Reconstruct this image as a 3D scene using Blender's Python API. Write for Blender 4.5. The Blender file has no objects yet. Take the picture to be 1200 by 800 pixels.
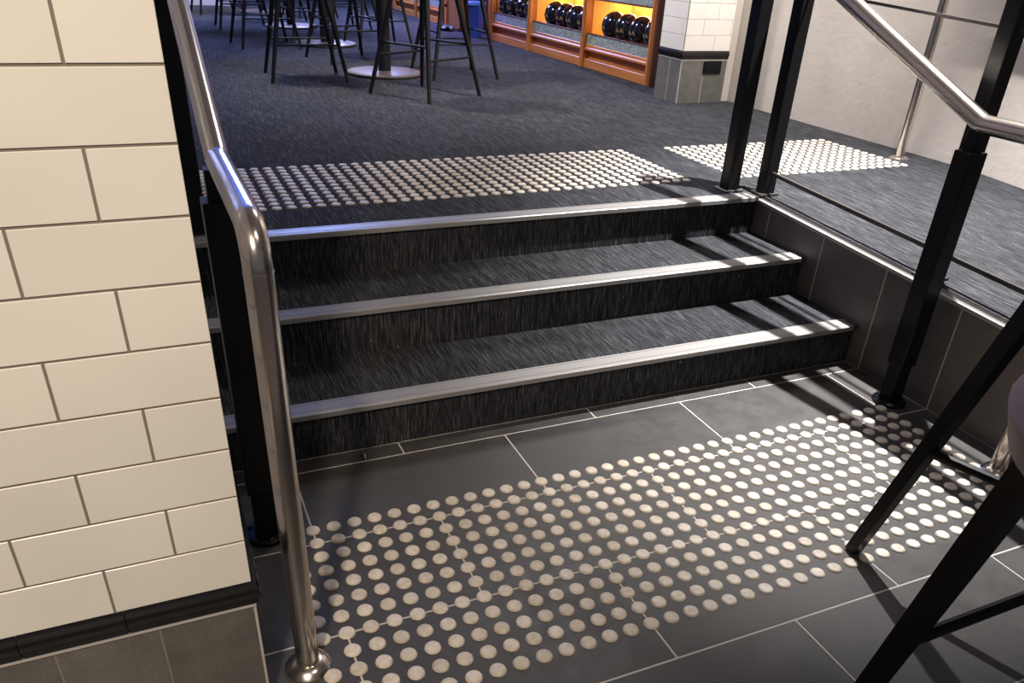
import bpy, bmesh, math, random
from mathutils import Vector, Matrix
S = bpy.context.scene
COL = S.collection
random.seed(7)
# ------------------------------------------------------------------ camera
W_, H_ = 1200.0, 800.0
cam_d = bpy.data.cameras.new('camera'); cam = bpy.data.objects.new('camera', cam_d); COL.objects.link(cam)
S.camera = cam
CAM_C = Vector((-0.1476, -1.5793, 1.2069))
RV = ((0.91740353, -0.3954524, 0.04458877), (-0.16975872, -0.49021487, -0.85491015), (0.35993434, 0.77672826, -0.51685635))
rx, dn, fw = Vector(RV[0]), Vector(RV[1]), Vector(RV[2])
M = Matrix((rx, -dn, -fw)).transposed().to_4x4(); M.translation = CAM_C
cam.matrix_world = M
cam_d.sensor_fit = 'HORIZONTAL'; cam_d.sensor_width = 36.0
cam_d.lens = 928.44 / W_ * 36.0
cam_d.shift_x = -(601.79 - 600) / W_; cam_d.shift_y = (499.39 - 400) / W_
cam_d.clip_start = 0.02; cam_d.clip_end = 60
# ------------------------------------------------------------------ view, world, lights
S.view_settings.view_transform = 'Standard'; S.view_settings.look = 'None'
S.view_settings.gamma = 1.0; S.view_settings.use_curve_mapping = False
S.view_settings.exposure = 0.12
wd = bpy.data.worlds.new('world'); S.world = wd; wd.use_nodes = True
wd.node_tree.nodes['Background'].inputs[0].default_value = (0.92, 0.93, 1.0, 1)
wd.node_tree.nodes['Background'].inputs[1].default_value = 0.10
H = 0.4156            # level of the upper carpet
def look_rot(loc, tgt): return (Vector(tgt) - Vector(loc)).to_track_quat('-Z', 'Y').to_euler()
def lamp(name, kind, loc, tgt, energy, color, size=0.1, spot=None, blend=0.3, sy=None):
    d = bpy.data.lights.new(name, kind); o = bpy.data.objects.new(name, d); COL.objects.link(o)
    o.location = loc; o.rotation_euler = look_rot(loc, tgt); d.energy = energy; d.color = color
    if kind == 'AREA':
        d.size = size
        if sy: d.shape = 'RECTANGLE'; d.size_y = sy
    else: d.shadow_soft_size = size
    if kind == 'SPOT': d.spot_size = math.radians(spot); d.spot_blend = blend
    return o
lamp('ceiling_spot_steps', 'SPOT', (2.42, 0.54, 3.05), (2.32, 0.42, 0.2), 1650, (1.0, 0.97, 0.95), 0.022, 66, 1.0)
lamp('ceiling_spot_entry', 'SPOT', (-0.85, -2.5, 3.0), (-0.75, -0.52, 1.15), 365, (1.0, 0.85, 0.68), 0.12, 64, 0.9)
lamp('ceiling_spot_foot', 'SPOT', (0.9, -1.6, 3.1), (0.6, -0.6, 0.0), 42, (1.0, 0.88, 0.76), 0.15, 75, 0.9)
lamp('ceiling_spot_table', 'SPOT', (0.75, 4.45, 3.1), (1.9, 3.9, 0.4), 330, (1.0, 0.95, 0.90), 0.12, 95, 0.8)
lamp('ceiling_spot_shelf', 'SPOT', (2.75, 1.15, 3.15), (2.95, 3.0, 0.6), 470, (1.0, 0.93, 0.88), 0.05, 80, 0.8)
lamp('ceiling_blue_far', 'AREA', (2.0, 8.8, 3.0), (2.0, 8.4, 0.4), 330, (0.32, 0.42, 1.0), 1.6)
lamp('ceiling_spot_back', 'SPOT', (0.2, 9.2, 3.0), (0.5, 9.3, 0.4), 260, (1.0, 0.95, 0.9), 0.1, 60, 0.8)
lamp('ceiling_blue_left', 'AREA', (-0.3, 4.6, 3.0), (-0.3, 4.2, 0.6), 24, (0.08, 0.20, 1.0), 2.4)
lamp('added_fill_landing', 'AREA', (2.2, 2.6, 3.2), (2.2, 2.6, 0.4), 38, (1.0, 0.97, 0.95), 0.7)  # added fill light over the landing, no fixture behind it
lamp('ceiling_violet_shelf', 'SPOT', (1.7, 7.6, 2.9), (3.1, 7.2, 0.7), 260, (0.55, 0.28, 1.0), 0.1, 65, 0.8)
# ------------------------------------------------------------------ materials
def mat(name, color=(0.5,)*3, rough=0.5, metal=0.0, emit=None, es=0.0, spec=0.5):
    m = bpy.data.materials.new(name); m.use_nodes = True
    b = m.node_tree.nodes['Principled BSDF']
    b.inputs['Base Color'].default_value = (*color, 1); b.inputs['Roughness'].default_value = rough
    b.inputs['Metallic'].default_value = metal; b.inputs['Specular IOR Level'].default_value = spec
    if emit: b.inputs['Emission Color'].default_value = (*emit, 1); b.inputs['Emission Strength'].default_value = es
    return m
def nn(m, t, **kw):
    n = m.node_tree.nodes.new(t)
    for k, v in kw.items(): setattr(n, k, v)
    return n
def noise(m, scale=(1, 1, 1), ns=1.0, detail=3.0, coord='Object', rough=0.5):
    tc = nn(m, 'ShaderNodeTexCoord'); mp = nn(m, 'ShaderNodeMapping'); mp.inputs['Scale'].default_value = scale
    no = nn(m, 'ShaderNodeTexNoise'); no.inputs['Scale'].default_value = ns; no.inputs['Detail'].default_value = detail
    no.inputs['Roughness'].default_value = rough
    L = m.node_tree.links
    if coord == 'World':
        g = nn(m, 'ShaderNodeNewGeometry'); L.new(g.outputs['Position'], mp.inputs[0])
    else: L.new(tc.outputs[coord], mp.inputs[0])
    L.new(mp.outputs[0], no.inputs['Vector']); return no
def ramp(m, src, stops):
    r = nn(m, 'ShaderNodeValToRGB'); e = r.color_ramp.elements
    while len(e) < len(stops): e.new(0.5)
    for i, (p, c) in enumerate(stops): e[i].position = p; e[i].color = (*c, 1)
    m.node_tree.links.new(src, r.inputs[0]); return r
def bsdf(m): return m.node_tree.nodes['Principled BSDF']
def setcol(m, out): m.node_tree.links.new(out, bsdf(m).inputs['Base Color'])
def bump(m, src, strength=0.3, dist=0.002):
    b = nn(m, 'ShaderNodeBump'); b.inputs['Strength'].default_value = strength; b.inputs['Distance'].default_value = dist
    m.node_tree.links.new(src, b.inputs['Height']); m.node_tree.links.new(b.outputs[0], bsdf(m).inputs['Normal'])
def mixc(m, a, b, fac, mode='MIX'):
    x = nn(m, 'ShaderNodeMix', data_type='RGBA', blend_type=mode)
    L = m.node_tree.links
    for sock, v in ((x.inputs[0], fac), (x.inputs[6], a), (x.inputs[7], b)):
        if hasattr(v, 'links'): L.new(v, sock)
        elif isinstance(v, tuple): sock.default_value = (*v, 1)
        else: sock.default_value = v
    return x.outputs[2]

def carpet_mat():
    m = mat('carpet', rough=0.95, spec=0.15)
    a = noise(m, (300, 11, 16), 1.0, 3.0, 'World', 0.7)
    b = noise(m, (420, 200, 200), 1.0, 2.0, 'World', 0.7)
    c = noise(m, (3, 3, 3), 1.0, 2.0, 'World')
    ra = ramp(m, a.outputs['Fac'], [(0.36, (0.009, 0.0095, 0.011)), (0.52, (0.031, 0.032, 0.0355)), (0.74, (0.128, 0.132, 0.143))])
    rb = ramp(m, b.outputs['Fac'], [(0.35, (0.6, 0.6, 0.61)), (0.65, (1.3, 1.3, 1.3))])
    rc = ramp(m, c.outputs['Fac'], [(0.3, (0.85, 0.85, 0.87)), (0.7, (1.12, 1.12, 1.12))])
    o = mixc(m, ra.outputs[0], rb.outputs[0], 1.0, 'MULTIPLY'); o = mixc(m, o, rc.outputs[0], 1.0, 'MULTIPLY')
    # specks of lint and grit
    s = noise(m, (60, 60, 60), 1.0, 1.0, 'World'); rs = ramp(m, s.outputs['Fac'], [(0.80, (0, 0, 0)), (0.815, (0.5, 0.5, 0.5))])
    o = mixc(m, o, (0.34, 0.33, 0.31), rs.outputs[0])
    setcol(m, o); bump(m, a.outputs['Fac'], 0.55, 0.004); return m
CARPET = carpet_mat()
def slate_mat(name, c0, c1, rough=0.45):
    m = mat(name, rough=rough, spec=0.4)
    a = noise(m, (1, 1, 1), 14, 6, 'World', 0.7); b = noise(m, (1, 1, 1), 260, 3, 'World')
    oi = nn(m, 'ShaderNodeObjectInfo')
    ra = ramp(m, a.outputs['Fac'], [(0.3, c0), (0.7, c1)])
    rv = ramp(m, oi.outputs['Random'], [(0.0, (0.88, 0.88, 0.88)), (1.0, (1.12, 1.12, 1.12))])
    rb = ramp(m, b.outputs['Fac'], [(0.35, (0.88,)*3), (0.65, (1.12,)*3)])
    o = mixc(m, ra.outputs[0], rv.outputs[0], 1.0, 'MULTIPLY'); o = mixc(m, o, rb.outputs[0], 1.0, 'MULTIPLY')
    s = noise(m, (1, 1, 1), 42, 1.0, 'World'); rs = ramp(m, s.outputs['Fac'], [(0.80, (0, 0, 0)), (0.83, (0.4, 0.4, 0.4))])
    o = mixc(m, o, (0.30, 0.28, 0.26), rs.outputs[0])
    setcol(m, o); bump(m, b.outputs['Fac'], 0.12, 0.0006)
    rr = ramp(m, a.outputs['Fac'], [(0.3, (rough - 0.08,)*3), (0.7, (rough + 0.1,)*3)])
    m.node_tree.links.new(rr.outputs[0], bsdf(m).inputs['Roughness']); return m
FLOOR_TILE = slate_mat('grey_floor_tile', (0.044, 0.042, 0.0415), (0.064, 0.060, 0.058))
CHEEK_TILE = slate_mat('brown_grey_tile', (0.100, 0.086, 0.080), (0.130, 0.112, 0.104), 0.42)
DADO_TILE = slate_mat('grey_dado_tile', (0.115, 0.110, 0.100), (0.165, 0.158, 0.145), 0.35)
GROUT_L = mat('light_grout', (0.50, 0.46, 0.42), 0.9)
GROUT_D = mat('dark_grout', (0.22, 0.18, 0.15), 0.9)
def white_mat():
    m = mat('glazed_cream_tile', rough=0.28, spec=0.5)
    a = noise(m, (1, 1, 1), 5, 2, 'World'); oi = nn(m, 'ShaderNodeObjectInfo')
    ra = ramp(m, a.outputs['Fac'], [(0.3, (0.78, 0.74, 0.68)), (0.7, (0.84, 0.80, 0.74))])
    rv = ramp(m, oi.outputs['Random'], [(0.0, (0.96, 0.96, 0.95)), (1.0, (1.03, 1.03, 1.03))])
    setcol(m, mixc(m, ra.outputs[0], rv.outputs[0], 1.0, 'MULTIPLY')); bump(m, a.outputs['Fac'], 0.06, 0.004); return m
WHITE_TILE = white_mat()
BLACK_GLAZE = mat('black_glazed_trim', (0.010, 0.010, 0.011), 0.14)
BLACK = mat('black_powder_coat', (0.005, 0.005, 0.006), 0.34, spec=0.28)
BLACK_SOFT = mat('black_leg_paint', (0.007, 0.007, 0.009), 0.55, spec=0.3)
def steel_mat(name, c, r):
    m = mat(name, c, r, 1.0); bsdf(m).inputs['Anisotropic'].default_value = 0.0; return m
STEEL = steel_mat('brushed_stainless_steel', (0.68, 0.62, 0.56), 0.20)
ALU = steel_mat('aluminium_nosing', (0.35, 0.34, 0.33), 0.45); bsdf(ALU).inputs['Metallic'].default_value = 0.55
BAR = mat('dark_grey_bar', (0.055, 0.050, 0.048), 0.35, 0.3)
def stud_mat():
    m = mat('cream_stud', rough=0.5)
    a = noise(m, (1, 1, 1), 90, 3, 'World'); oi = nn(m, 'ShaderNodeObjectInfo')
    ra = ramp(m, a.outputs['Fac'], [(0.25, (0.50, 0.43, 0.35)), (0.6, (0.66, 0.60, 0.52))])
    rv = ramp(m, oi.outputs['Random'], [(0.0, (0.88, 0.86, 0.82)), (1.0, (1.08, 1.08, 1.08))])
    setcol(m, mixc(m, ra.outputs[0], rv.outputs[0], 1.0, 'MULTIPLY')); return m
STUD = stud_mat()
def plaster_mat():
    m = mat('beige_plaster', rough=0.8)
    a = noise(m, (1, 1, 1), 26, 6, 'World', 0.65); b = noise(m, (1, 1, 1), 3, 3, 'World')
    setcol(m, ramp(m, b.outputs['Fac'], [(0.3, (0.50, 0.45, 0.40)), (0.7, (0.57, 0.52, 0.465))]).outputs[0])
    bump(m, a.outputs['Fac'], 0.45, 0.006); return m
PLASTER = plaster_mat()
def wood_mat(name, c0, c1, scale=(12, 2, 60)):
    m = mat(name, rough=0.38)
    a = noise(m, scale, 1, 4, 'World', 0.6)
    setcol(m, ramp(m, a.outputs['Fac'], [(0.3, c0), (0.7, c1)]).outputs[0]); bump(m, a.outputs['Fac'], 0.1, 0.001); return m
WOOD = wood_mat('orange_oak', (0.36, 0.115, 0.028), (0.56, 0.215, 0.062))
WOOD_V = wood_mat('orange_oak_upright', (0.30, 0.095, 0.026), (0.48, 0.18, 0.055), (60, 60, 3))
WOOD_D = wood_mat('dark_red_wood', (0.065, 0.020, 0.012), (0.12, 0.038, 0.02), (60, 60, 3))
WOOD_B = wood_mat('brown_cupboard_wood', (0.20, 0.08, 0.025), (0.28, 0.12, 0.04), (40, 40, 3))
def terrazzo():
    m = mat('grey_green_mosaic', rough=0.5)
    a = noise(m, (1, 1, 1), 75, 4, 'World', 0.8)
    setcol(m, ramp(m, a.outputs['Fac'], [(0.38, (0.08, 0.11, 0.11)), (0.5, (0.24, 0.28, 0.26)), (0.62, (0.44, 0.47, 0.44))]).outputs[0]); return m
MOSAIC = terrazzo()
BALL = mat('black_ball_resin', (0.008, 0.008, 0.012), 0.09)
GOLD = mat('gold_print', (0.62, 0.42, 0.18), 0.35, 0.4)
PALE_REFL = mat('pale_blue_reflection', (0.16, 0.20, 0.38), 0.3)  # colour of the reflected rim painted on the balls
PLATE = mat('stainless_base_plate', (0.34, 0.27, 0.23), 0.42, 0.7)
BLUE = mat('blue_plastic', (0.035, 0.075, 0.42), 0.35)
BLUE_L = mat('pale_blue_lid', (0.10, 0.26, 0.80), 0.3)
LED = mat('led_strip', (1, 0.8, 0.4), 0.5, 0, (1.0, 0.72, 0.26), 30)
WOOD_I = wood_mat('pale_oak_lining', (0.50, 0.25, 0.075), (0.66, 0.36, 0.12), (12, 12, 3))
BROWN = mat('taupe_leather', (0.15, 0.105, 0.078), 0.6)
TOP = mat('walnut_tabletop', (0.13, 0.065, 0.035), 0.4)
SOCKET = mat('black_plastic', (0.006, 0.006, 0.006), 0.5, spec=0.2)
CEIL = mat('white_ceiling', (0.6, 0.58, 0.56), 0.9)
SCRAP = mat('dark_scrap', (0.02, 0.02, 0.02), 0.5)
SCRAP_W = mat('pale_scrap', (0.55, 0.53, 0.5), 0.6)
# ------------------------------------------------------------------ mesh helpers
def finish(name, bm, m, parent=None, smooth=False, loc=None):
    me = bpy.data.meshes.new(name); bmesh.ops.recalc_face_normals(bm, faces=bm.faces)
    bm.to_mesh(me); bm.free()
    if m: me.materials.append(m)
    if smooth:
        for p in me.polygons: p.use_smooth = True
        try: me.set_sharp_from_angle(angle=math.radians(40))
        except Exception: pass
    o = bpy.data.objects.new(name, me); COL.objects.link(o)
    if parent: o.parent = parent
    if loc: o.location = loc
    return o
def box(bm, lo, hi, bev=0.0, mtx=None, seg=1):
    c = [(a + b) / 2 for a, b in zip(lo, hi)]; s = [abs(b - a) for a, b in zip(lo, hi)]
    r = bmesh.ops.create_cube(bm, size=1.0, matrix=Matrix.Translation(c) @ Matrix.Diagonal((*s, 1)))
    vs = r['verts']
    if bev:
        es = list({e for v in vs for e in v.link_edges})
        q = bmesh.ops.bevel(bm, geom=es, offset=bev, segments=seg, affect='EDGES', profile=0.6)
        vs = list({v for f in q['faces'] for v in f.verts} | {v for v in vs if v.is_valid})
        vs = [v for v in vs if v.is_valid]
    if mtx is not None: bmesh.ops.transform(bm, matrix=mtx, verts=vs)
    return vs
def lathe(bm, prof, n=24, mtx=Matrix.Identity(4)):
    rings = []
    for r, z in prof:
        if r < 1e-6: rings.append([bm.verts.new(mtx @ Vector((0, 0, z)))])
        else: rings.append([bm.verts.new(mtx @ Vector((r*math.cos(2*math.pi*i/n), r*math.sin(2*math.pi*i/n), z))) for i in range(n)])
    for a, b in zip(rings, rings[1:]):
        for i in range(n):
            j = (i + 1) % n
            if len(a) == 1 and len(b) == 1: continue
            if len(a) == 1: bm.faces.new((a[0], b[i], b[j]))
            elif len(b) == 1: bm.faces.new((a[i], a[j], b[0]))
            else: bm.faces.new((a[i], a[j], b[j], b[i]))
def fillet(pts, r, seg=8):
    pts = [Vector(p) for p in pts]; out = [pts[0]]
    for a, b, c in zip(pts, pts[1:], pts[2:]):
        u, v = (a - b).normalized(), (c - b).normalized(); ang = u.angle(v)
        if abs(ang - math.pi) < 1e-3: out.append(b); continue
        rr = r
        t = min(rr / math.tan(ang/2), (a-b).length*0.49, (c-b).length*0.49); rr = t * math.tan(ang/2)
        ctr = b + (u + v).normalized() * (rr / math.sin(ang/2))
        p0, p1 = b + u*t, b + v*t; w0, w1 = p0 - ctr, p1 - ctr; tot = w0.angle(w1)
        for k in range(seg + 1):
            s = k/seg; q = (math.sin((1-s)*tot)*w0 + math.sin(s*tot)*w1)/math.sin(tot); out.append(ctr + q)
    out.append(pts[-1]); return out
def tube(bm, pts, r, n=16, r1=None, cap=True, up=Vector((1, 0, 0.01))):
    pts = [Vector(p) for p in pts]; rings = []; N = len(pts)
    for i, p in enumerate(pts):
        d = (pts[min(i+1, N-1)] - pts[max(i-1, 0)]).normalized()
        s = up.cross(d)
        if s.length < 1e-3: s = Vector((0, 1, 0)).cross(d)
        s.normalize(); t = d.cross(s).normalized()
        rr = r if r1 is None else r + (r1 - r)*i/(N-1)
        rings.append([bm.verts.new(p + rr*(math.cos(2*math.pi*k/n)*s + math.sin(2*math.pi*k/n)*t)) for k in range(n)])
    for a, b in zip(rings, rings[1:]):
        for k in range(n): bm.faces.new((a[k], a[(k+1) % n], b[(k+1) % n], b[k]))
    if cap: bm.faces.new(rings[0][::-1]); bm.faces.new(rings[-1])
def empty(name, loc=(0, 0, 0)):
    o = bpy.data.objects.new(name, None); COL.objects.link(o); o.location = loc; o.empty_display_size = 0.1; return o
def tag(o, label, cat, group=None, kind=None):
    if label: o['label'] = label
    if cat: o['category'] = cat
    if group: o['group'] = group
    if kind: o['kind'] = kind
    return o
def struct(o, label=None):
    o['kind'] = 'structure'
    if label: o['label'] = label
    return o
def part(name, m, parent, fn, smooth=False, **kw):
    bm = bmesh.new(); fn(bm, **kw)
    o = finish(name, bm, m, None, smooth)
    o.parent = parent
    if parent is not None:                                    # build in world coordinates, keep place
        o.matrix_parent_inverse = Matrix.Translation(-parent.location)
    return o
_tiles = {}
def tile_mesh(sx, sy, sz, bev, m):
    k = (round(sx, 4), round(sy, 4), round(sz, 4), bev, m.name)
    if k not in _tiles:
        bm = bmesh.new(); box(bm, (-sx/2, -sy/2, -sz/2), (sx/2, sy/2, sz/2), bev)
        bmesh.ops.recalc_face_normals(bm, faces=bm.faces)
        me = bpy.data.meshes.new('tile'); bm.to_mesh(me); bm.free(); me.materials.append(m); _tiles[k] = me
    return _tiles[k]
def tile(lo, hi, m, parent, bev=0.0012, name='tile'):
    s = [b - a for a, b in zip(lo, hi)]; c = [(a + b)/2 for a, b in zip(lo, hi)]
    o = bpy.data.objects.new(name, tile_mesh(*s, bev, m)); COL.objects.link(o)
    o.location = c; o.parent = parent
    if parent is not None: o.matrix_parent_inverse = Matrix.Translation(-parent.location)
    return o

# ================================================================== SETTING
XC = 1.9933           # face of the tiled side wall of the ramp
def zr(y): return min(H, 0.4025 - 0.0553*(0.811 - y))
YR = 1.048            # where the ramp begins to fall
RISE = H/3; RY = (0.262, 0.575, 0.888)
# lower tiled floor
fl = part('floor', GROUT_L, None, lambda b: box(b, (-3.0, -4.5, -0.06), (XC, 0.9, -0.0007)))
struct(fl, 'lower floor of dark grey tiles')
def floor_rows():
    yb = [0.5, 0.2, -0.1, -0.4, -0.7, -1.0, -1.3, -1.6]
    G = 0.0021
    for i in range(len(yb) - 1):
        y1, y0 = yb[i], yb[i+1]
        off = 0.35 if i % 2 == 0 else 0.05
        if i == 0: y1 = 0.262
        k = -2
        while off + 0.6*k < XC:
            x0, x1 = max(off + 0.6*k, -0.75), min(off + 0.6*(k+1), XC - 0.001)
            if x1 - x0 > 0.03: tile((x0 + G, y0 + G, -0.010), (x1 - G, y1 - G, 0.0), FLOOR_TILE, fl, 0.0008)
            k += 1
floor_rows()
# upper carpeted landing and ramp
def slab(b, pts, th):
    v = [b.verts.new(p) for p in pts]; w = [b.verts.new((p[0], p[1], p[2] - th)) for p in pts]
    b.faces.new(v); b.faces.new(w[::-1]); n = len(pts)
    for i in range(n): b.faces.new((v[i], w[i], w[(i+1) % n], v[(i+1) % n]))
land = part('floor', CARPET, None, lambda b: slab(b, [(-3, 0.905, H), (XC, 0.905, H), (XC, YR, H), (3.42, YR, H), (3.42, 14, H), (-3, 14, H)], 0.12))
struct(land, 'charcoal streaked carpet of the upper floor')
rmp = part('floor', CARPET, None, lambda b: slab(b, [(2.046, -3.0, zr(-3.0)), (3.42, -3.0, zr(-3.0)), (3.42, YR, H), (2.046, YR, H)], 0.10))
struct(rmp, 'charcoal carpeted ramp beside the steps')
# tiled cheek wall
ck = part('wall_middle', GROUT_L, None, lambda b: slab(b, [(XC + 0.0008, -3.0, zr(-3.0) - 0.003), (2.045, -3.0, zr(-3.0) - 0.012), (2.045, YR, H - 0.012), (XC + 0.0008, YR, H - 0.002)], 0.6))
struct(ck, 'low wall of brown grey tiles between steps and ramp')
def cheek_tile(y0, y1):
    def f(b):
        xs = (XC, XC + 0.012); v = []
        for x in xs:
            v.append([b.verts.new((x, y0, -0.01)), b.verts.new((x, y1, -0.01)), b.verts.new((x, y1, zr(y1) - 0.008)), b.verts.new((x, y0, zr(y0) - 0.008))])
        b.faces.new(v[0]); b.faces.new(v[1][::-1])
        for i in range(4): b.faces.new((v[0][i], v[1][i], v[1][(i+1) % 4], v[0][(i+1) % 4]))
        bmesh.ops.bevel(b, geom=b.edges[:], offset=0.0008, segments=1, affect='EDGES')
    return f
k = 0; yj = 0.80
edges = [0.905, 0.80] + [0.80 - 0.3*i for i in range(1, 9)]
for y1, y0 in zip(edges, edges[1:]):
    part('tile', CHEEK_TILE, ck, cheek_tile(y0 + 0.0021, y1 - 0.0021))
def bar_y(b, x0, x1, y0, y1, dz0, dz1, fz=zr):
    v = []
    for y in (y0, y1):
        z = fz(y); v.append([b.verts.new((x0, y, z + dz0)), b.verts.new((x1, y, z + dz0)), b.verts.new((x1, y, z + dz1)), b.verts.new((x0, y, z + dz1))])
    b.faces.new(v[0]); b.faces.new(v[1][::-1])
    for i in range(4): b.faces.new((v[0][i], v[0][(i+1) % 4], v[1][(i+1) % 4], v[1][i]))
part('edge_strip', ALU, ck, lambda b: bar_y(b, XC - 0.003, XC + 0.009, -3.0, 0.893, -0.009, 0.002))
part('cap', CHEEK_TILE, ck, lambda b: bar_y(b, XC + 0.010, 2.016, -3.0, 0.885, -0.004, 0.0015))
part('black_strip', BLACK, ck, lambda b: bar_y(b, 2.0165, 2.0455, -3.0, 0.90, -0.010, -0.001))  # black strip between the cap and the ramp carpet
# walls
wr = part('wall_right', PLASTER, None, lambda b: box(b, (3.335, -3.2, -0.1), (3.45, 3.6, 3.3))); struct(wr, 'beige textured plaster wall')
wrr = part('wall_right', PLASTER, None, lambda b: box(b, (3.2535, 2.905, H - 0.01), (3.334, 3.45, 3.3))); struct(wrr, 'plain return beside the far pillar')
wb = part('wall_back', PLASTER, None, lambda b: box(b, (-3.0, 10.2, H - 0.05), (1.15, 10.35, 3.3))); struct(wb, 'far beige wall')
wb2 = part('wall_back', PLASTER, None, lambda b: box(b, (1.15, 13.9, H - 0.05), (3.5, 14.0, 3.3))); struct(wb2)
wr2 = part('wall_right', PLASTER, None, lambda b: box(b, (3.56, 3.6, H - 0.05), (3.66, 14, 3.3))); struct(wr2)
wl2 = part('wall_left', PLASTER, None, lambda b: box(b, (-3.1, -3.2, -0.1), (-3.0, 14, 3.3))); struct(wl2)
cl = part('ceiling', CEIL, None, lambda b: box(b, (-3.1, -4.5, 3.3), (3.7, 14, 3.4))); struct(cl)

# near left pillar wall
PX, PY = -0.1177, -0.5178
RT = 0.2939                       # top of the black rail
pl = part('wall_left', GROUT_D, None, lambda b: (box(b, (-1.30, PY - 0.0012, -0.01), (PX - 0.0006, 0.85, 3.3)),))
struct(pl, 'wall pier of cream tiles over grey tiles at left')
TH, TW, g = 0.0868, 0.2034, 0.0018
for r in range(0, 34):
    z0 = RT + r*TH
    if z0 > 1.75: break
    x = PX; first = TW if r % 2 == 0 else TW/2
    w = first
    while x > -1.25:
        tile((x - w + g, PY - 0.003, z0 + g), (x - (0 if x == PX else g), PY + 0.009, z0 + TH - g), WHITE_TILE, pl, 0.0006)
        x -= w; w = TW
    # return face
    y = PY; w = TW if r % 2 else TW/2
    while y < 0.80:
        tile((PX - 0.009, y + (0.010 if y == PY else g), z0 + g), (PX + 0.0005, min(y + w, 0.85) - g, z0 + TH - g), WHITE_TILE, pl, 0.0006)
        y += w; w = TW
def rail_prof():  # (outward, z)
    return [(0.0, -0.044), (0.006, -0.044), (0.007, -0.031), (0.011, -0.029), (0.0125, -0.018), (0.011, -0.010), (0.006, -0.004), (0.004, 0.0), (0.0, 0.0)]
def rail_piece(b, p0, p1, out, zt, miter0=0.0, miter1=0.0):
    p0, p1, out = Vector(p0), Vector(p1), Vector(out); d = (p1 - p0).normalized(); R0 = []
    for p, mt in ((p0, -miter0), (p1, miter1)):
        R0.append([b.verts.new(p + out*o + d*(o*mt) + Vector((0, 0, zt + z))) for o, z in rail_prof()])
    b.faces.new(R0[0]); b.faces.new(R0[1][::-1]); n = len(R0[0])
    for i in range(n): b.faces.new((R0[0][i], R0[1][i], R0[1][(i+1) % n], R0[0][(i+1) % n]))
for a_, c_ in ((-0.309, PX), (-0.457, -0.3105), (-0.605, -0.4585), (-0.753, -0.6065)):
    part('rail_tile', BLACK_GLAZE, pl, rail_piece, p0=(a_, PY, 0), p1=(c_, PY, 0), out=(0, -1, 0), zt=RT, miter1=(1.0 if c_ == PX else 0))
part('rail_tile', BLACK_GLAZE, pl, rail_piece, p0=(PX, PY, 0), p1=(PX, 0.85, 0), out=(1, 0, 0), zt=RT, miter0=1.0)
part('grout_line', GROUT_L, pl, lambda b: box(b, (-1.3, PY - 0.004, 0.2415), (PX + 0.002, PY + 0.004, 0.2495)))
for a_, c_ in ((-0.2655, PX), (-0.4165, -0.2690), (-0.568, -0.420), (-0.719, -0.571), (-0.87, -0.722)):
    tile((a_, PY - 0.002, 0.0), (c_, PY + 0.009, 0.2420), DADO_TILE, pl, 0.001)
for i in range(8):
    y = PY + 0.012 + 0.1515*i
    tile((PX - 0.009, y, 0.0), (PX + 0.001, min(y + 0.148, 0.85), 0.2420), DADO_TILE, pl, 0.001)
part('corner_grout', GROUT_L, pl, lambda b: box(b, (PX - 0.003, PY - 0.0025, 0.0), (PX + 0.0013, PY + 0.011, 0.243)))
bs = part('wall_left', PLASTER, None, lambda b: box(b, (-1.45, 0.85, 0.0), (-0.14, 2.4, 3.3))); struct(bs, 'plain wall behind the tiled pier')

# far pillar
FX0, FX1, FY0, FY1 = 2.917, 3.253, 2.865, 3.13
fp = part('wall_pillar', GROUT_D, None, lambda b: box(b, (FX0 - 0.0005, FY0 - 0.0005, H - 0.02), (FX1 - 0.001, FY1, 3.3)))
struct(fp, 'square pillar of white tiles over grey tiles by the ball shelves')
FRT = 0.713; fh = 0.0868
for r in range(0, 6):
    z0 = FRT + r*fh
    cuts = [FX0, 3.133, FX1] if r % 2 == 0 else [FX0, 3.038, 3.2414, FX1]
    for a_, c_ in zip(cuts, cuts[1:]):
        tile((a_ + 0.001, FY0 - 0.002, z0 + 0.001), (c_ - 0.001, FY0 + 0.007, z0 + fh - 0.001), WHITE_TILE, fp, 0.001)
    cy = [FY0, FY1] if r % 2 == 0 else [FY0, 2.909, FY1]
    for a_, c_ in zip(cy, cy[1:]):
        tile((FX0 - 0.002, a_ + (0.008 if a_ == FY0 else 0.001), z0 + 0.001), (FX0 + 0.007, c_ - 0.001, z0 + fh - 0.001), WHITE_TILE, fp, 0.001)
part('tile', WHITE_TILE, fp, lambda b: box(b, (FX0, FY0, FRT + 6*fh + 0.001), (FX1, FY1, 3.29)))
part('rail_tile', BLACK_GLAZE, fp, rail_piece, p0=(FX0, FY0, 0), p1=(3.080, FY0, 0), out=(0, -1, 0), zt=FRT, miter0=1.0)
part('rail_tile', BLACK_GLAZE, fp, rail_piece, p0=(3.082, FY0, 0), p1=(FX1, FY0, 0), out=(0, -1, 0), zt=FRT)
part('rail_tile', BLACK_GLAZE, fp, rail_piece, p0=(FX0, FY1, 0), p1=(FX0, FY0, 0), out=(-1, 0, 0), zt=FRT, miter1=1.0)
tile((FX0 + 0.001, FY0 - 0.002, H), (3.0815, FY0 + 0.007, 0.660), DADO_TILE, fp, 0.001)
tile((3.0845, FY0 - 0.002, H), (FX1, FY0 + 0.007, 0.660), DADO_TILE, fp, 0.001)
tile((FX0 - 0.002, FY0 + 0.008, H), (FX0 + 0.007, 2.9905, 0.660), DADO_TILE, fp, 0.001)
tile((FX0 - 0.002, 2.9935, H), (FX0 + 0.007, FY1, 0.660), DADO_TILE, fp, 0.001)
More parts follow.
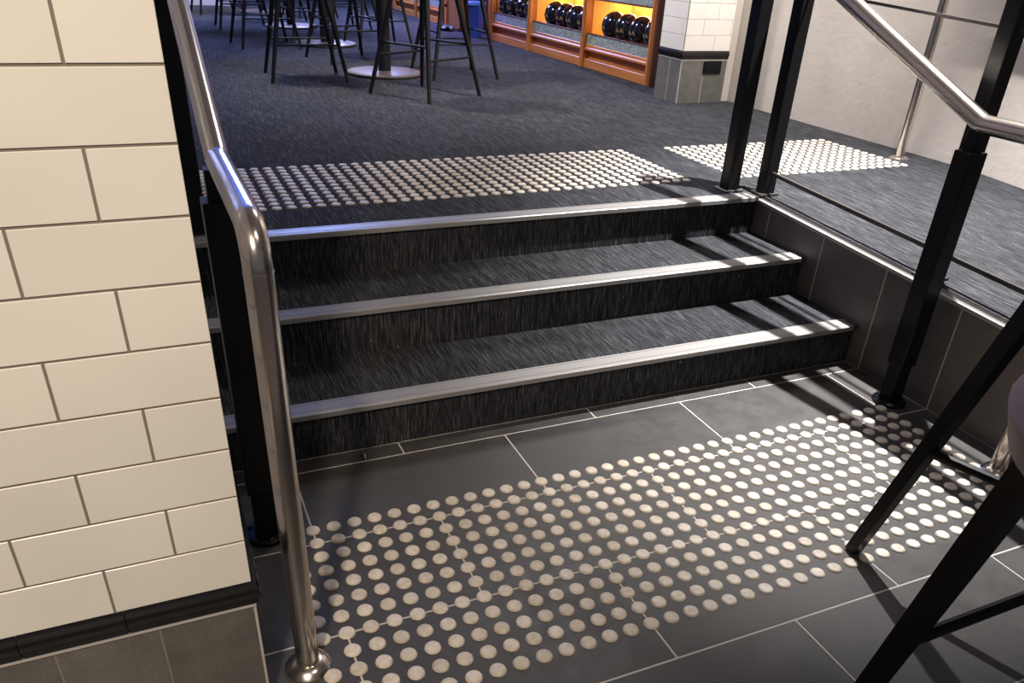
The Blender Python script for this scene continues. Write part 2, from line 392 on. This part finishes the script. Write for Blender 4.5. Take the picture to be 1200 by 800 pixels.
part('grout_line', GROUT_L, fp, lambda b: box(b, (FX0 - 0.003, FY0 - 0.003, 0.6605), (FX1 + 0.001, FY1, 0.668)))
part('corner_grout', GROUT_L, fp, lambda b: box(b, (FX0 - 0.001, FY0 - 0.001, H), (FX0 + 0.009, FY0 + 0.009, 0.6605)))
part('grout_line', GROUT_L, fp, lambda b: box(b, (3.0812, FY0 - 0.0018, H), (3.0848, FY0 + 0.004, 0.6605)))
part('grout_line', GROUT_L, fp, lambda b: box(b, (FX0 - 0.0018, 2.990, H), (FX0 + 0.004, 2.994, 0.6605)))
so = empty('power_socket', (3.142, FY0 - 0.012, 0.622))
tag(so, 'black power socket plate set in the grey tiles of the far pillar', 'socket')
part('plate', SOCKET, so, lambda b: box(b, (3.076, FY0 - 0.012, 0.588), (3.208, FY0 - 0.002, 0.657), 0.002))
for xx in (3.11, 3.174):
    part('outlet', BLACK, so, lambda b: box(b, (xx - 0.022, FY0 - 0.0145, 0.600), (xx + 0.022, FY0 - 0.011, 0.645), 0.001))

# ================================================================== STAIRCASE
st = empty('staircase', (0.94, 0.26, 0))
tag(st, 'three carpeted steps with metal nosings up to the landing', 'steps')
SX0, SX1 = -0.60, XC - 0.0005
for i, y in enumerate(RY):
    zt = RISE*(i+1)
    yb = (RY[i+1] + 0.01) if i < 2 else 0.905
    part('step', CARPET, st, lambda b: box(b, (PX + 0.002, y, zt - RISE + 0.0005 if i else 0.0005), (SX1, yb if i == 2 else 0.92, zt - 0.0005)))
    def nos(b):
        x0, x1 = PX + 0.003, XC - 0.002
        P = [(0.052, 0.0035), (-0.010, 0.0035), (-0.013, 0.001), (-0.013, -0.013), (-0.010, -0.013), (-0.009, -0.0035), (-0.0005, -0.0035), (-0.0005, 0.0), (0.052, 0.0)]
        R_ = [[b.verts.new((x, y + a, zt + z)) for a, z in P] for x in (x0, x1)]
        b.faces.new(R_[0]); b.faces.new(R_[1][::-1])
        for j in range(len(P)): b.faces.new((R_[0][j], R_[1][j], R_[1][(j+1) % len(P)], R_[0][(j+1) % len(P)]))
    n_ = part('nosing', ALU, st, nos)
    def groove(b):
        for yy in (0.004, 0.042): box(b, (PX + 0.004, y + yy, zt + 0.0034), (XC - 0.0025, y + yy + 0.0022, zt + 0.0044))
    part('ridge', ALU, n_, groove)
    e_ = part('end_cap', BAR, n_, lambda b: box(b, (XC - 0.020, y - 0.0135, zt - 0.0135), (XC - 0.0015, y + 0.0525, zt + 0.0040)))
    e_['label'] = 'dark end cap of the nosing'

# ================================================================== TACTILE STUDS
def stud_mesh():
    bm = bmesh.new(); lathe(bm, [(0.0175, 0.0), (0.0172, 0.0016), (0.0148, 0.0046), (0.0128, 0.0052), (0.0, 0.0050)], 18)
    bmesh.ops.recalc_face_normals(bm, faces=bm.faces)
    me = bpy.data.meshes.new('stud'); bm.to_mesh(me); bm.free(); me.materials.append(STUD)
    for p in me.polygons: p.use_smooth = True
    return me
SM = stud_mesh()
def field(label, pts, z, skip=lambda x, y: False, up_alb=None):
    c = (sum(p[0] for p in pts)/len(pts), sum(p[1] for p in pts)/len(pts), z)
    root = empty('tactile_stud_field', c); tag(root, label, 'tactile studs')
    pts = [p for p in pts if not skip(*p)]
    pts.sort(key=lambda p: (Vector((p[0], p[1], z)) - CAM_C).length)
    for x, y in pts[:300]:
        o = bpy.data.objects.new('stud', SM); COL.objects.link(o); o.parent = root
        o.location = (x - c[0], y - c[1], 0.0); o.rotation_euler = (0, 0, random.uniform(0, 6))
    rest = pts[300:]
    if rest:
        bm = bmesh.new()
        for x, y in rest:
            lathe(bm, [(0.0175, 0.0), (0.0172, 0.0016), (0.0148, 0.0046), (0.0128, 0.0052), (0.0, 0.0050)], 12, Matrix.Translation((x - c[0], y - c[1], 0)))
        o = finish('stud', bm, STUD, root, True); o['kind'] = 'stuff'
field('cream tactile studs on the dark tiles at the foot of the steps',
      [(0.05*i, -0.05*j) for i in range(38) for j in range(1, 13)], 0.0,
      lambda x, y: (x - 1.911)**2 + (y + 0.021)**2 < 0.058**2 or (x + 0.038)**2 + (y + 0.458)**2 < 0.055**2)
field('cream tactile studs on the carpet behind the top step nosing',
      [(0.0064 + 0.05*i - 0.0, 1.1755 + 0.05*j) for i in range(0, 38) for j in range(12)], H)
field('cream tactile studs on the carpet before the ramp, behind the black posts',
      [(3.07 - 0.05*i, 1.1777 + 0.05*j) for i in range(0, 20) for j in range(12)], H)

# ================================================================== HANDRAILS
def flange(b, x, y, z, r=0.05, h=0.012, n=28):
    lathe(b, [(0, 0), (r, 0), (r, h*0.6), (r*0.9, h), (0, h)], n, Matrix.Translation((x, y, z)))
def bolts(b, x, y, z, r, k=3, ph=0.6):
    for i in range(k):
        a = ph + 2*math.pi*i/k
        lathe(b, [(0.0075, 0), (0.0075, 0.005), (0.005, 0.007), (0, 0.007)], 6, Matrix.Translation((x + r*math.cos(a), y + r*math.sin(a), z)))
def stair_handrail(x, leg_xy, newel_xy, tall_xy, rad, label, flat=0.858, mirror=1):
    root = empty('stair_handrail', (newel_xy[0], newel_xy[1], 0)); tag(root, label, 'handrail')
    yk = newel_xy[1] - 0.01
    ztop = flat + 0.435*(0.99 - yk)
    lx, ly = leg_xy
    pts = fillet([(lx, ly, 0.004), (lx, ly, flat), (x, yk, flat), (x, 0.95, ztop - 0.0174), (x, 0.985, ztop - 0.0174)], 0.055, 10)
    part('rail_tube', STEEL, root, lambda b: tube(b, pts, rad, 24), True)
    part('weld_ring', STEEL, root, lambda b: tube(b, [(lx, ly, flat - 0.062), (lx, ly, flat - 0.059)], rad + 0.0006, 24), True)
    part('weld_ring', STEEL, root, lambda b: tube(b, [(x, yk - 0.002, flat), (x, yk + 0.001, flat)], rad + 0.0008, 24), True)
    fl_ = part('floor_flange', STEEL, root, lambda b: lathe(b, [(0, 0.0), (0.043, 0.0), (0.044, 0.004), (0.036, 0.013), (0.026, 0.018), (rad, 0.019), (0, 0.019)], 28, Matrix.Translation((lx, ly, 0.0))), True)
    nx, ny = newel_xy; q = 0.030
    nw = part('newel_post', BLACK, root, lambda b: (box(b, (nx - q, ny - q, 0.135), (nx + q, ny + q, 0.785), 0.002), box(b, (nx - q + 0.006, ny - q + 0.006, 0.005), (nx + q - 0.006, ny + q - 0.006, 0.136), 0.001)))
    part('bracket', BLACK, nw, lambda b: box(b, (nx - 0.018, ny - 0.018, 0.784), (nx + 0.018, ny + 0.018, 0.842), 0.001))
    ff = part('post_flange', BLACK, root, lambda b: flange(b, nx, ny, 0.0, 0.052, 0.014), True)
    for k_ in range(3): part('bolt', BLACK, ff, lambda b: bolts(b, nx, ny, 0.012, 0.042, 1, 0.6 + k_*2.094))
    tx, ty = tall_xy; q = 0.0275
    part('tall_post', BLACK, root, lambda b: box(b, (tx - q, ty - q, H + 0.004), (tx + q, ty + q, ztop - rad*0.3), 0.002))
    part('post_flange', BAR, root, lambda b: box(b, (tx - 0.042, ty - 0.042, H + 0.0005), (tx + 0.042, ty + 0.042, H + 0.007), 0.002))
    return root
stair_handrail(-0.042, (-0.038, -0.458), (-0.051, -0.023), (-0.058, 0.975), 0.0215,
               'stainless steel handrail on black posts beside the cream tiled pier')
stair_handrail(1.908, (1.889, -0.443), (1.911, -0.021), (1.945, 1.009), 0.0245,
               'stainless steel handrail on black posts at the right end of the steps')
# railing along the ramp
rr_ = empty('ramp_railing', (2.074, 0.5, zr(0.5))); tag(rr_, 'black post railing with thin dark bars along the ramp edge', 'railing')
for (tx, ty) in ((2.074, 0.945), (2.074, 0.102), (2.074, -0.85)):
    q = 0.026; zb = zr(ty)
    part('post', BLACK, rr_, lambda b: box(b, (tx - q, ty - q, zb - 0.001), (tx + q, ty + q, zb + 0.95), 0.002))
    part('post_flange', BAR, rr_, lambda b: box(b, (tx - 0.040, ty - 0.040, zb), (tx + 0.040, ty + 0.040, zb + 0.006), 0.001))
part('lower_bar', BAR, rr_, lambda b: bar_y(b, 2.068, 2.080, -1.2, 0.93, 0.076, 0.090))
part('middle_bar', BAR, rr_, lambda b: bar_y(b, 2.069, 2.079, -1.2, 0.93, 0.709, 0.718))
part('rail_tube', STEEL, rr_, lambda b: tube(b, [(2.074, -1.3, zr(-1.3) + 0.97), (2.074, 0.97, zr(0.97) + 0.97)], 0.0245, 20), True)
# wall side handrail of the ramp
wh = empty('wall_handrail', (3.158, 1.293, H)); tag(wh, 'round stainless steel rail post on the carpet by the beige plaster wall', 'handrail')
pts = fillet([(3.158, 1.293, H + 0.004), (3.158, 1.293, H + 0.90), (3.158, 0.95, H + 0.90), (3.158, -1.5, zr(-1.5) + 0.90)], 0.06, 8)
part('rail_tube', STEEL, wh, lambda b: tube(b, pts, 0.0205, 20), True)
part('floor_flange', STEEL, wh, lambda b: lathe(b, [(0, 0.0), (0.046, 0.0), (0.046, 0.004), (0.036, 0.011), (0.020, 0.013), (0, 0.013)], 28, Matrix.Translation((3.158, 1.293, H))), True)
part('post', BLACK, wh, lambda b: box(b, (3.135, -0.30, zr(-0.3)), (3.18, -0.255, zr(-0.3) + 0.88), 0.002))
# ================================================================== FURNITURE
def copy_tree(o, parent=None):
    c = o.copy(); COL.objects.link(c); c.parent = parent
    if parent is not None: c.matrix_parent_inverse = o.matrix_parent_inverse.copy()
    for ch in list(o.children): copy_tree(ch, c)
    return c
def make_stool():
    r = empty('bar_stool', (0, 0, 0))
    a, t, zt = 0.235, 0.10, 0.70
    cs = [(1, 1), (-1, 1), (-1, -1), (1, -1)]
    def P(sx, sy, z): k = a + (t - a)*z/zt; return Vector((sx*k, sy*k, z))
    for sx, sy in cs: part('leg', BLACK_SOFT, r, lambda b: tube(b, [P(sx, sy, 0.0), P(sx, sy, zt)], 0.0115, 10, 0.019, True, Vector((0, 1, 0))), True)
    for i, ((ax, ay), (bx, by)) in enumerate(zip(cs, cs[1:] + cs[:1])):
        z = 0.285 if i % 2 else 0.215
        part('footrest', BLACK_SOFT, r, lambda b: tube(b, [P(ax, ay, z), P(bx, by, z)], 0.0065, 8, None, True, Vector((0, 0.02, 1))), True)
    part('seat', BROWN, r, lambda b: lathe(b, [(0, 0.70), (0.15, 0.70), (0.185, 0.715), (0.195, 0.74), (0.18, 0.765), (0, 0.77)], 28), True)
    part('backrest', BROWN, r, lambda b: [box(b, (0.18*math.cos(t_) - 0.012, 0.18*math.sin(t_) - 0.03, 0.76), (0.18*math.cos(t_) + 0.012, 0.18*math.sin(t_) + 0.03, 0.93), 0.004, None) for t_ in []] or arc_wall(b, 0.175, 0.195, 0.755, 0.94, -1.1, 1.1), True)
    return r
def arc_wall(b, r0, r1, z0, z1, a0, a1, n=14):
    g_ = []
    for i in range(n + 1):
        a = a0 + (a1 - a0)*i/n; c, s = math.cos(a), math.sin(a)
        g_.append([b.verts.new((r0*c, r0*s, z0)), b.verts.new((r1*c, r1*s, z0)), b.verts.new(((r1 + 0.02)*c, (r1 + 0.02)*s, z1)), b.verts.new(((r0 + 0.02)*c, (r0 + 0.02)*s, z1))])
    b.faces.new(g_[0]); b.faces.new(g_[-1][::-1])
    for p, q in zip(g_, g_[1:]):
        for i in range(4): b.faces.new((p[i], q[i], q[(i+1) % 4], p[(i+1) % 4]))
def make_table():
    r = empty('bar_table', (0, 0, 0))
    part('base_plate', PLATE, r, lambda b: lathe(b, [(0, 0.006), (0.25, 0.006), (0.257, 0.010), (0.257, 0.018), (0.25, 0.022), (0.04, 0.026), (0, 0.026)], 48), True)
    part('foot_ring', BLACK_SOFT, r, lambda b: lathe(b, [(0, 0), (0.25, 0), (0.25, 0.0065), (0, 0.0065)], 48))
    part('pole', BLACK_SOFT, r, lambda b: tube(b, [(0, 0, 0.025), (0, 0, 1.04)], 0.042, 24), True)
    part('tabletop', TOP, r, lambda b: lathe(b, [(0, 1.04), (0.335, 1.04), (0.34, 1.045), (0.34, 1.065), (0.335, 1.07), (0, 1.07)], 48), True)
    return r
tabs = [(1.422, 4.224, 'nearest round bar table with black pole and steel plate base'), (1.384, 5.97, 'second bar table from the steps, black pole on round plate'),
        (1.361, 7.52, 'third bar table from the steps, its plate base lit blue'), (1.324, 9.2, 'farthest bar table, black pole near the back wall')]
T0 = make_table()
for i, (x, y, lb) in enumerate(tabs):
    t_ = T0 if i == 0 else copy_tree(T0); t_.location = (x, y, H); tag(t_, lb, 'table', 'round bar tables in a row')
stools = [
    (1.44, 3.37, 31, 'black bar stool nearest the steps, in front of the nearest table'),
    (1.90, 4.15, 2, 'black bar stool right of the nearest table, toward the ball shelves'),
    (0.86, 4.10, -3, 'black bar stool left of the nearest table'),
    (1.34, 4.98, 12, 'black bar stool between the nearest and the second table'),
    (1.81, 5.85, 3, 'black bar stool right of the second table'),
    (0.87, 5.90, 5, 'black bar stool left of the second table'),
    (1.33, 6.70, 20, 'black bar stool between the second and the third table'),
    (1.84, 7.40, 10, 'black bar stool right of the third table'),
    (0.88, 7.42, 0, 'black bar stool left of the third table'),
    (0.80, 9.00, 8, 'black bar stool left of the farthest table by the back wall'),
    (1.80, 8.80, 14, 'black bar stool right of the farthest table'),
    (1.32, 8.25, 30, 'black bar stool between the third and the farthest table')]
S0 = make_stool()
for i, (x, y, a, lb) in enumerate(stools):
    s_ = S0 if i == 0 else copy_tree(S0); s_.location = (x, y, H); s_.rotation_euler = (0, 0, math.radians(a)); tag(s_, lb, 'stool', 'black bar stools around the bar tables')

# foreground stool cut by the right edge
fs = empty('bar_stool', (1.2, -0.9, 0)); tag(fs, 'large bar stool with flat black legs and taupe seat, cut off by the right edge', 'stool')
LA = (Vector((1.307, -0.611, 0.3)), Vector((1.38, -0.66, 0.62)))
LB = (Vector((0.797, -1.022, 0.3)), Vector((0.825, -1.07, 0.62)))
LE = (Vector((1.44, -1.015, 0.3)), Vector((1.40, -1.00, 0.62)))
def legline(P): 
    d = (P[1] - P[0])/0.32; return P[0] - d*0.3, P[0] + d*0.42
for P in (LA, LB, LE):
    p0, p1 = legline(P)
    part('leg', BLACK, fs, lambda b: tube(b, [p0, p1], 0.019, 4, 0.027, True, Vector((0.7, 0.7, 0))))
for P, Q in ((LA, LE), (LE, LB)):
    part('footrest', BLACK, fs, lambda b: tube(b, [P[0], Q[0]], 0.011, 8, None, True, Vector((0, 0, 1))), True)
part('seat', BROWN, fs, lambda b: lathe(b, [(0, 0.66), (0.20, 0.66), (0.255, 0.70), (0.27, 0.75), (0.25, 0.79), (0, 0.80)], 40, Matrix.Translation((0.95, -1.25, 0))), True)
for P in (LA, LB, LE):
    p1 = legline(P)[1]
    part('seat_bracket', BLACK, fs, lambda b: tube(b, [p1, (0.95, -1.25, 0.69)], 0.012, 8, None, True, Vector((0, 0, 1))), True)
def back_(b):
    arc_wall(b, 0.225, 0.262, 0.76, 0.98, -1.9, 0.5, 24); bmesh.ops.translate(b, verts=b.verts[:], vec=(0.95, -1.25, 0))
part('backrest', BROWN, fs, back_, True)

# ================================================================== BALL SHELVES
def shelf_unit(cols, label, balls=True, seed=1):
    ys = cols; root = empty('ball_shelf', (3.15, (ys[0] + ys[-1])/2, H)); tag(root, label, 'shelf')
    X = 3.11; XB = 3.52
    y0, y1 = ys[0], ys[-1]
    cw = 0.055
    for i, y in enumerate(ys):
        w = cw
        c_ = part('upright', WOOD_V, root, lambda b: (box(b, (X - 0.012, y - w/2, H), (X + 0.05, y + w/2, 1.9), 0.002), box(b, (X - 0.020, y - w/2 + 0.012, H), (X - 0.010, y + w/2 - 0.012, 1.9), 0.003)))
    part('side_panel', WOOD_D, root, lambda b: box(b, (X - 0.013, y0 - cw/2 - 0.030, H), (XB, y0 - cw/2 - 0.001, 1.9), 0.002))
    part('side_panel', WOOD, root, lambda b: box(b, (X - 0.010, y1 + cw/2 + 0.001, H), (XB, y1 + cw/2 + 0.03, 1.9), 0.002))
    part('back_panel', WOOD_I, root, lambda b: box(b, (XB - 0.02, y0, H), (XB - 0.001, y1, 1.9)))
    for i, (a, c) in enumerate(zip(ys, ys[1:])):
        a2, c2 = a + cw/2 + 0.0005, c - cw/2 - 0.0005
        part('plinth', WOOD, root, lambda b: (box(b, (X, a2, H), (X + 0.06, c2, 0.481), 0.003), ))
        part('recess_board', WOOD, root, lambda b: box(b, (X + 0.045, a2, 0.481), (X + 0.06, c2, 0.545)))
        part('ledge', WOOD, root, lambda b: (box(b, (X - 0.004, a2, 0.538), (X + 0.07, c2, 0.566), 0.008), box(b, (X + 0.012, a2, 0.566), (X + 0.07, c2, 0.584), 0.003)))
        part('front_panel', MOSAIC, root, lambda b: box(b, (X + 0.018, a2, 0.584), (X + 0.04, c2, 0.655)))
        part('front_trim', WOOD_D, root, lambda b: box(b, (X + 0.014, a2, 0.655), (X + 0.044, c2, 0.663), 0.001))
        part('shelf_board', WOOD, root, lambda b: box(b, (X + 0.04, a2, 0.612), (XB - 0.02, c2, 0.630)))
        part('front_panel', MOSAIC, root, lambda b: box(b, (X + 0.012, a2, 0.905), (X + 0.04, c2, 1.06)))
        part('front_trim', WOOD_D, root, lambda b: box(b, (X + 0.008, a2, 0.893), (X + 0.044, c2, 0.905), 0.001))
        part('divider', WOOD_I, root, lambda b: box(b, (X + 0.05, c2 - 0.004, 0.63), (XB - 0.02, c2 + 0.012, 1.0)))
        part('shelf_board', WOOD, root, lambda b: box(b, (X + 0.04, a2, 0.955), (XB - 0.02, c2 - 0.006, 0.975)))
        ls = part('light_strip', LED, root, lambda b: box(b, (XB - 0.045, a2 + 0.03, 0.930), (XB - 0.030, c2 - 0.03, 0.945)))
        l_ = lamp('shelf_lamp', 'AREA', (XB - 0.12, (a + c)/2, 0.94), (XB - 0.10, (a + c)/2, 0.6), 7.0, (1.0, 0.74, 0.34), 0.10, sy=None)
        l_.data.shape = 'RECTANGLE'; l_.data.size = 0.08; l_.data.size_y = 0.8; l_.rotation_euler = (0, math.radians(-12), 0)
    return root
UP = [3.530, 4.520, 5.555, 6.46]
shelf_unit(UP, 'orange wooden ball shelves with lit bays beside the tiled pillar')
UP2 = [7.92, 8.90, 9.85]
shelf_unit(UP2, 'far wooden shelves in violet light beyond the brown cupboard')
def make_ball():
    r = empty('bowling_ball', (0, 0, 0))
    part('shell', BALL, r, lambda b: bmesh.ops.create_uvsphere(b, u_segments=32, v_segments=20, radius=0.1, matrix=Matrix.Translation((0, 0, 0.1))), True)
    def emb(b):
        for t0 in (-0.35, 0.05):
            for k_ in range(3):
                a = t0 + 0.1*k_; z = 0.085 + 0.012*(k_ % 2)
                s_ = 0.1006; ph = math.asin((z - 0.1)/s_)
                p = Vector((-s_*math.cos(ph)*math.cos(a), s_*math.cos(ph)*math.sin(a), z)); n_ = (p - Vector((0, 0, 0.1))).normalized()
                u = Vector((0, 0, 1)).cross(n_).normalized(); v = n_.cross(u)
                w_, h_ = 0.008, 0.013
                q = [b.verts.new(p + n_*0.0004 + u*sx*w_*0.5 + v*sy*h_*0.5) for sx, sy in ((-1, -1), (1, -1), (1, 1), (-1, 1))]; b.faces.new(q)
    part('printed_number', GOLD, r, emb)
    def ring(b):
        pts = [(0.1007*math.cos(t)*-1*0.92, -0.1007*0.392, 0.1 + 0.1007*math.sin(t)*0.92) for t in [math.pi*(-0.5 + i/18) for i in range(19)]]
        tube(b, pts, 0.0007, 6)
    part('rim_reflection', PALE_REFL, r, ring, True)  # rim reflection of the glossy ball, painted as a thin pale line
    return r
B0 = make_ball(); bi = 0
posn = [(4.255, 0), (4.055, 1), (3.855, 2), (3.652, 3), (5.27, 0), (5.065, 1), (4.86, 2), (4.66, 3), (6.30, 0), (6.10, 1), (5.90, 2), (5.70, 3)]
bay = ('first bay by the tiled pillar', 'middle bay', 'third bay, nearest the blue bin')
nth = ('leftmost', 'second from left', 'third from left', 'rightmost, half hidden')
for i, (y, k_) in enumerate(posn):
    b_ = B0 if i == 0 else copy_tree(B0)
    b_.location = (3.225, y, 0.6305); b_.rotation_euler = (0, 0, random.uniform(-0.35, 0.35))
    tag(b_, 'black bowling ball, %s in the %s' % (nth[k_], bay[i//4]), 'ball', 'bowling balls on the lit shelves')

# far corner: cupboard, bin, bag
cb = empty('cupboard', (3.13, 7.42, H)); tag(cb, 'tall brown wooden cupboard end standing behind the blue bin', 'cupboard')
part('carcass', WOOD_B, cb, lambda b: box(b, (3.06, 7.22, H), (3.5, 7.62, 1.9), 0.004))
part('frame_strip', WOOD_V, cb, lambda b: (box(b, (3.04, 7.59, H), (3.06, 7.66, 1.9), 0.002), box(b, (3.04, 7.59, 0.62), (3.052, 7.72, 0.65), 0.002)))
part('base_strip', WOOD_D, cb, lambda b: box(b, (3.045, 7.22, H), (3.06, 7.588, H + 0.03), 0.002))
bn = empty('litter_bin', (3.02, 6.66, H)); tag(bn, 'blue plastic litter bin with paler lid at the shelf end', 'bin')
part('body', BLUE, bn, lambda b: [tube(b, [(3.02, 6.66, H), (3.02, 6.66, 0.70)], 0.075, 4, 0.095, True, Vector((0, 1, 0.0)))], False)
part('lid', BLUE_L, bn, lambda b: box(b, (2.935, 6.575, 0.70), (3.105, 6.745, 0.735), 0.008))
bg = empty('bag', (3.0, 7.30, H)); tag(bg, 'small dark crumpled bag on the carpet before the brown cupboard', 'bag')
def crum(b):
    bmesh.ops.create_icosphere(b, subdivisions=3, radius=1.0)
    rnd = random.Random(3)
    for v in b.verts:
        k_ = 1 + 0.25*math.sin(7*v.co.x + 3*v.co.y) * math.cos(5*v.co.y - 4*v.co.z)
        v.co = Vector((2.95 + v.co.x*0.07*k_, 7.36 + v.co.y*0.14*k_, H + 0.028 + v.co.z*0.028*k_))
part('cloth', SCRAP, bg, crum, True)
part('strap', BLACK, bg, lambda b: tube(b, fillet([(2.93, 7.28, H + 0.035), (2.90, 7.34, H + 0.075), (2.93, 7.42, H + 0.035)], 0.02), 0.006, 6), True)
# scrap on the tiles
sc = empty('scrap', (0.24, 0.21, 0)); tag(sc, 'tiny black and white scrap lying on the tiles by the bottom step', 'litter')
part('dark_piece', SCRAP, sc, lambda b: (box(b, (0.232, 0.205, 0.0), (0.242, 0.225, 0.010), 0.002), box(b, (0.246, 0.20, 0.0), (0.252, 0.222, 0.007), 0.002)))
part('pale_piece', SCRAP_W, sc, lambda b: box(b, (0.2425, 0.208, 0.0), (0.2455, 0.224, 0.009), 0.001))
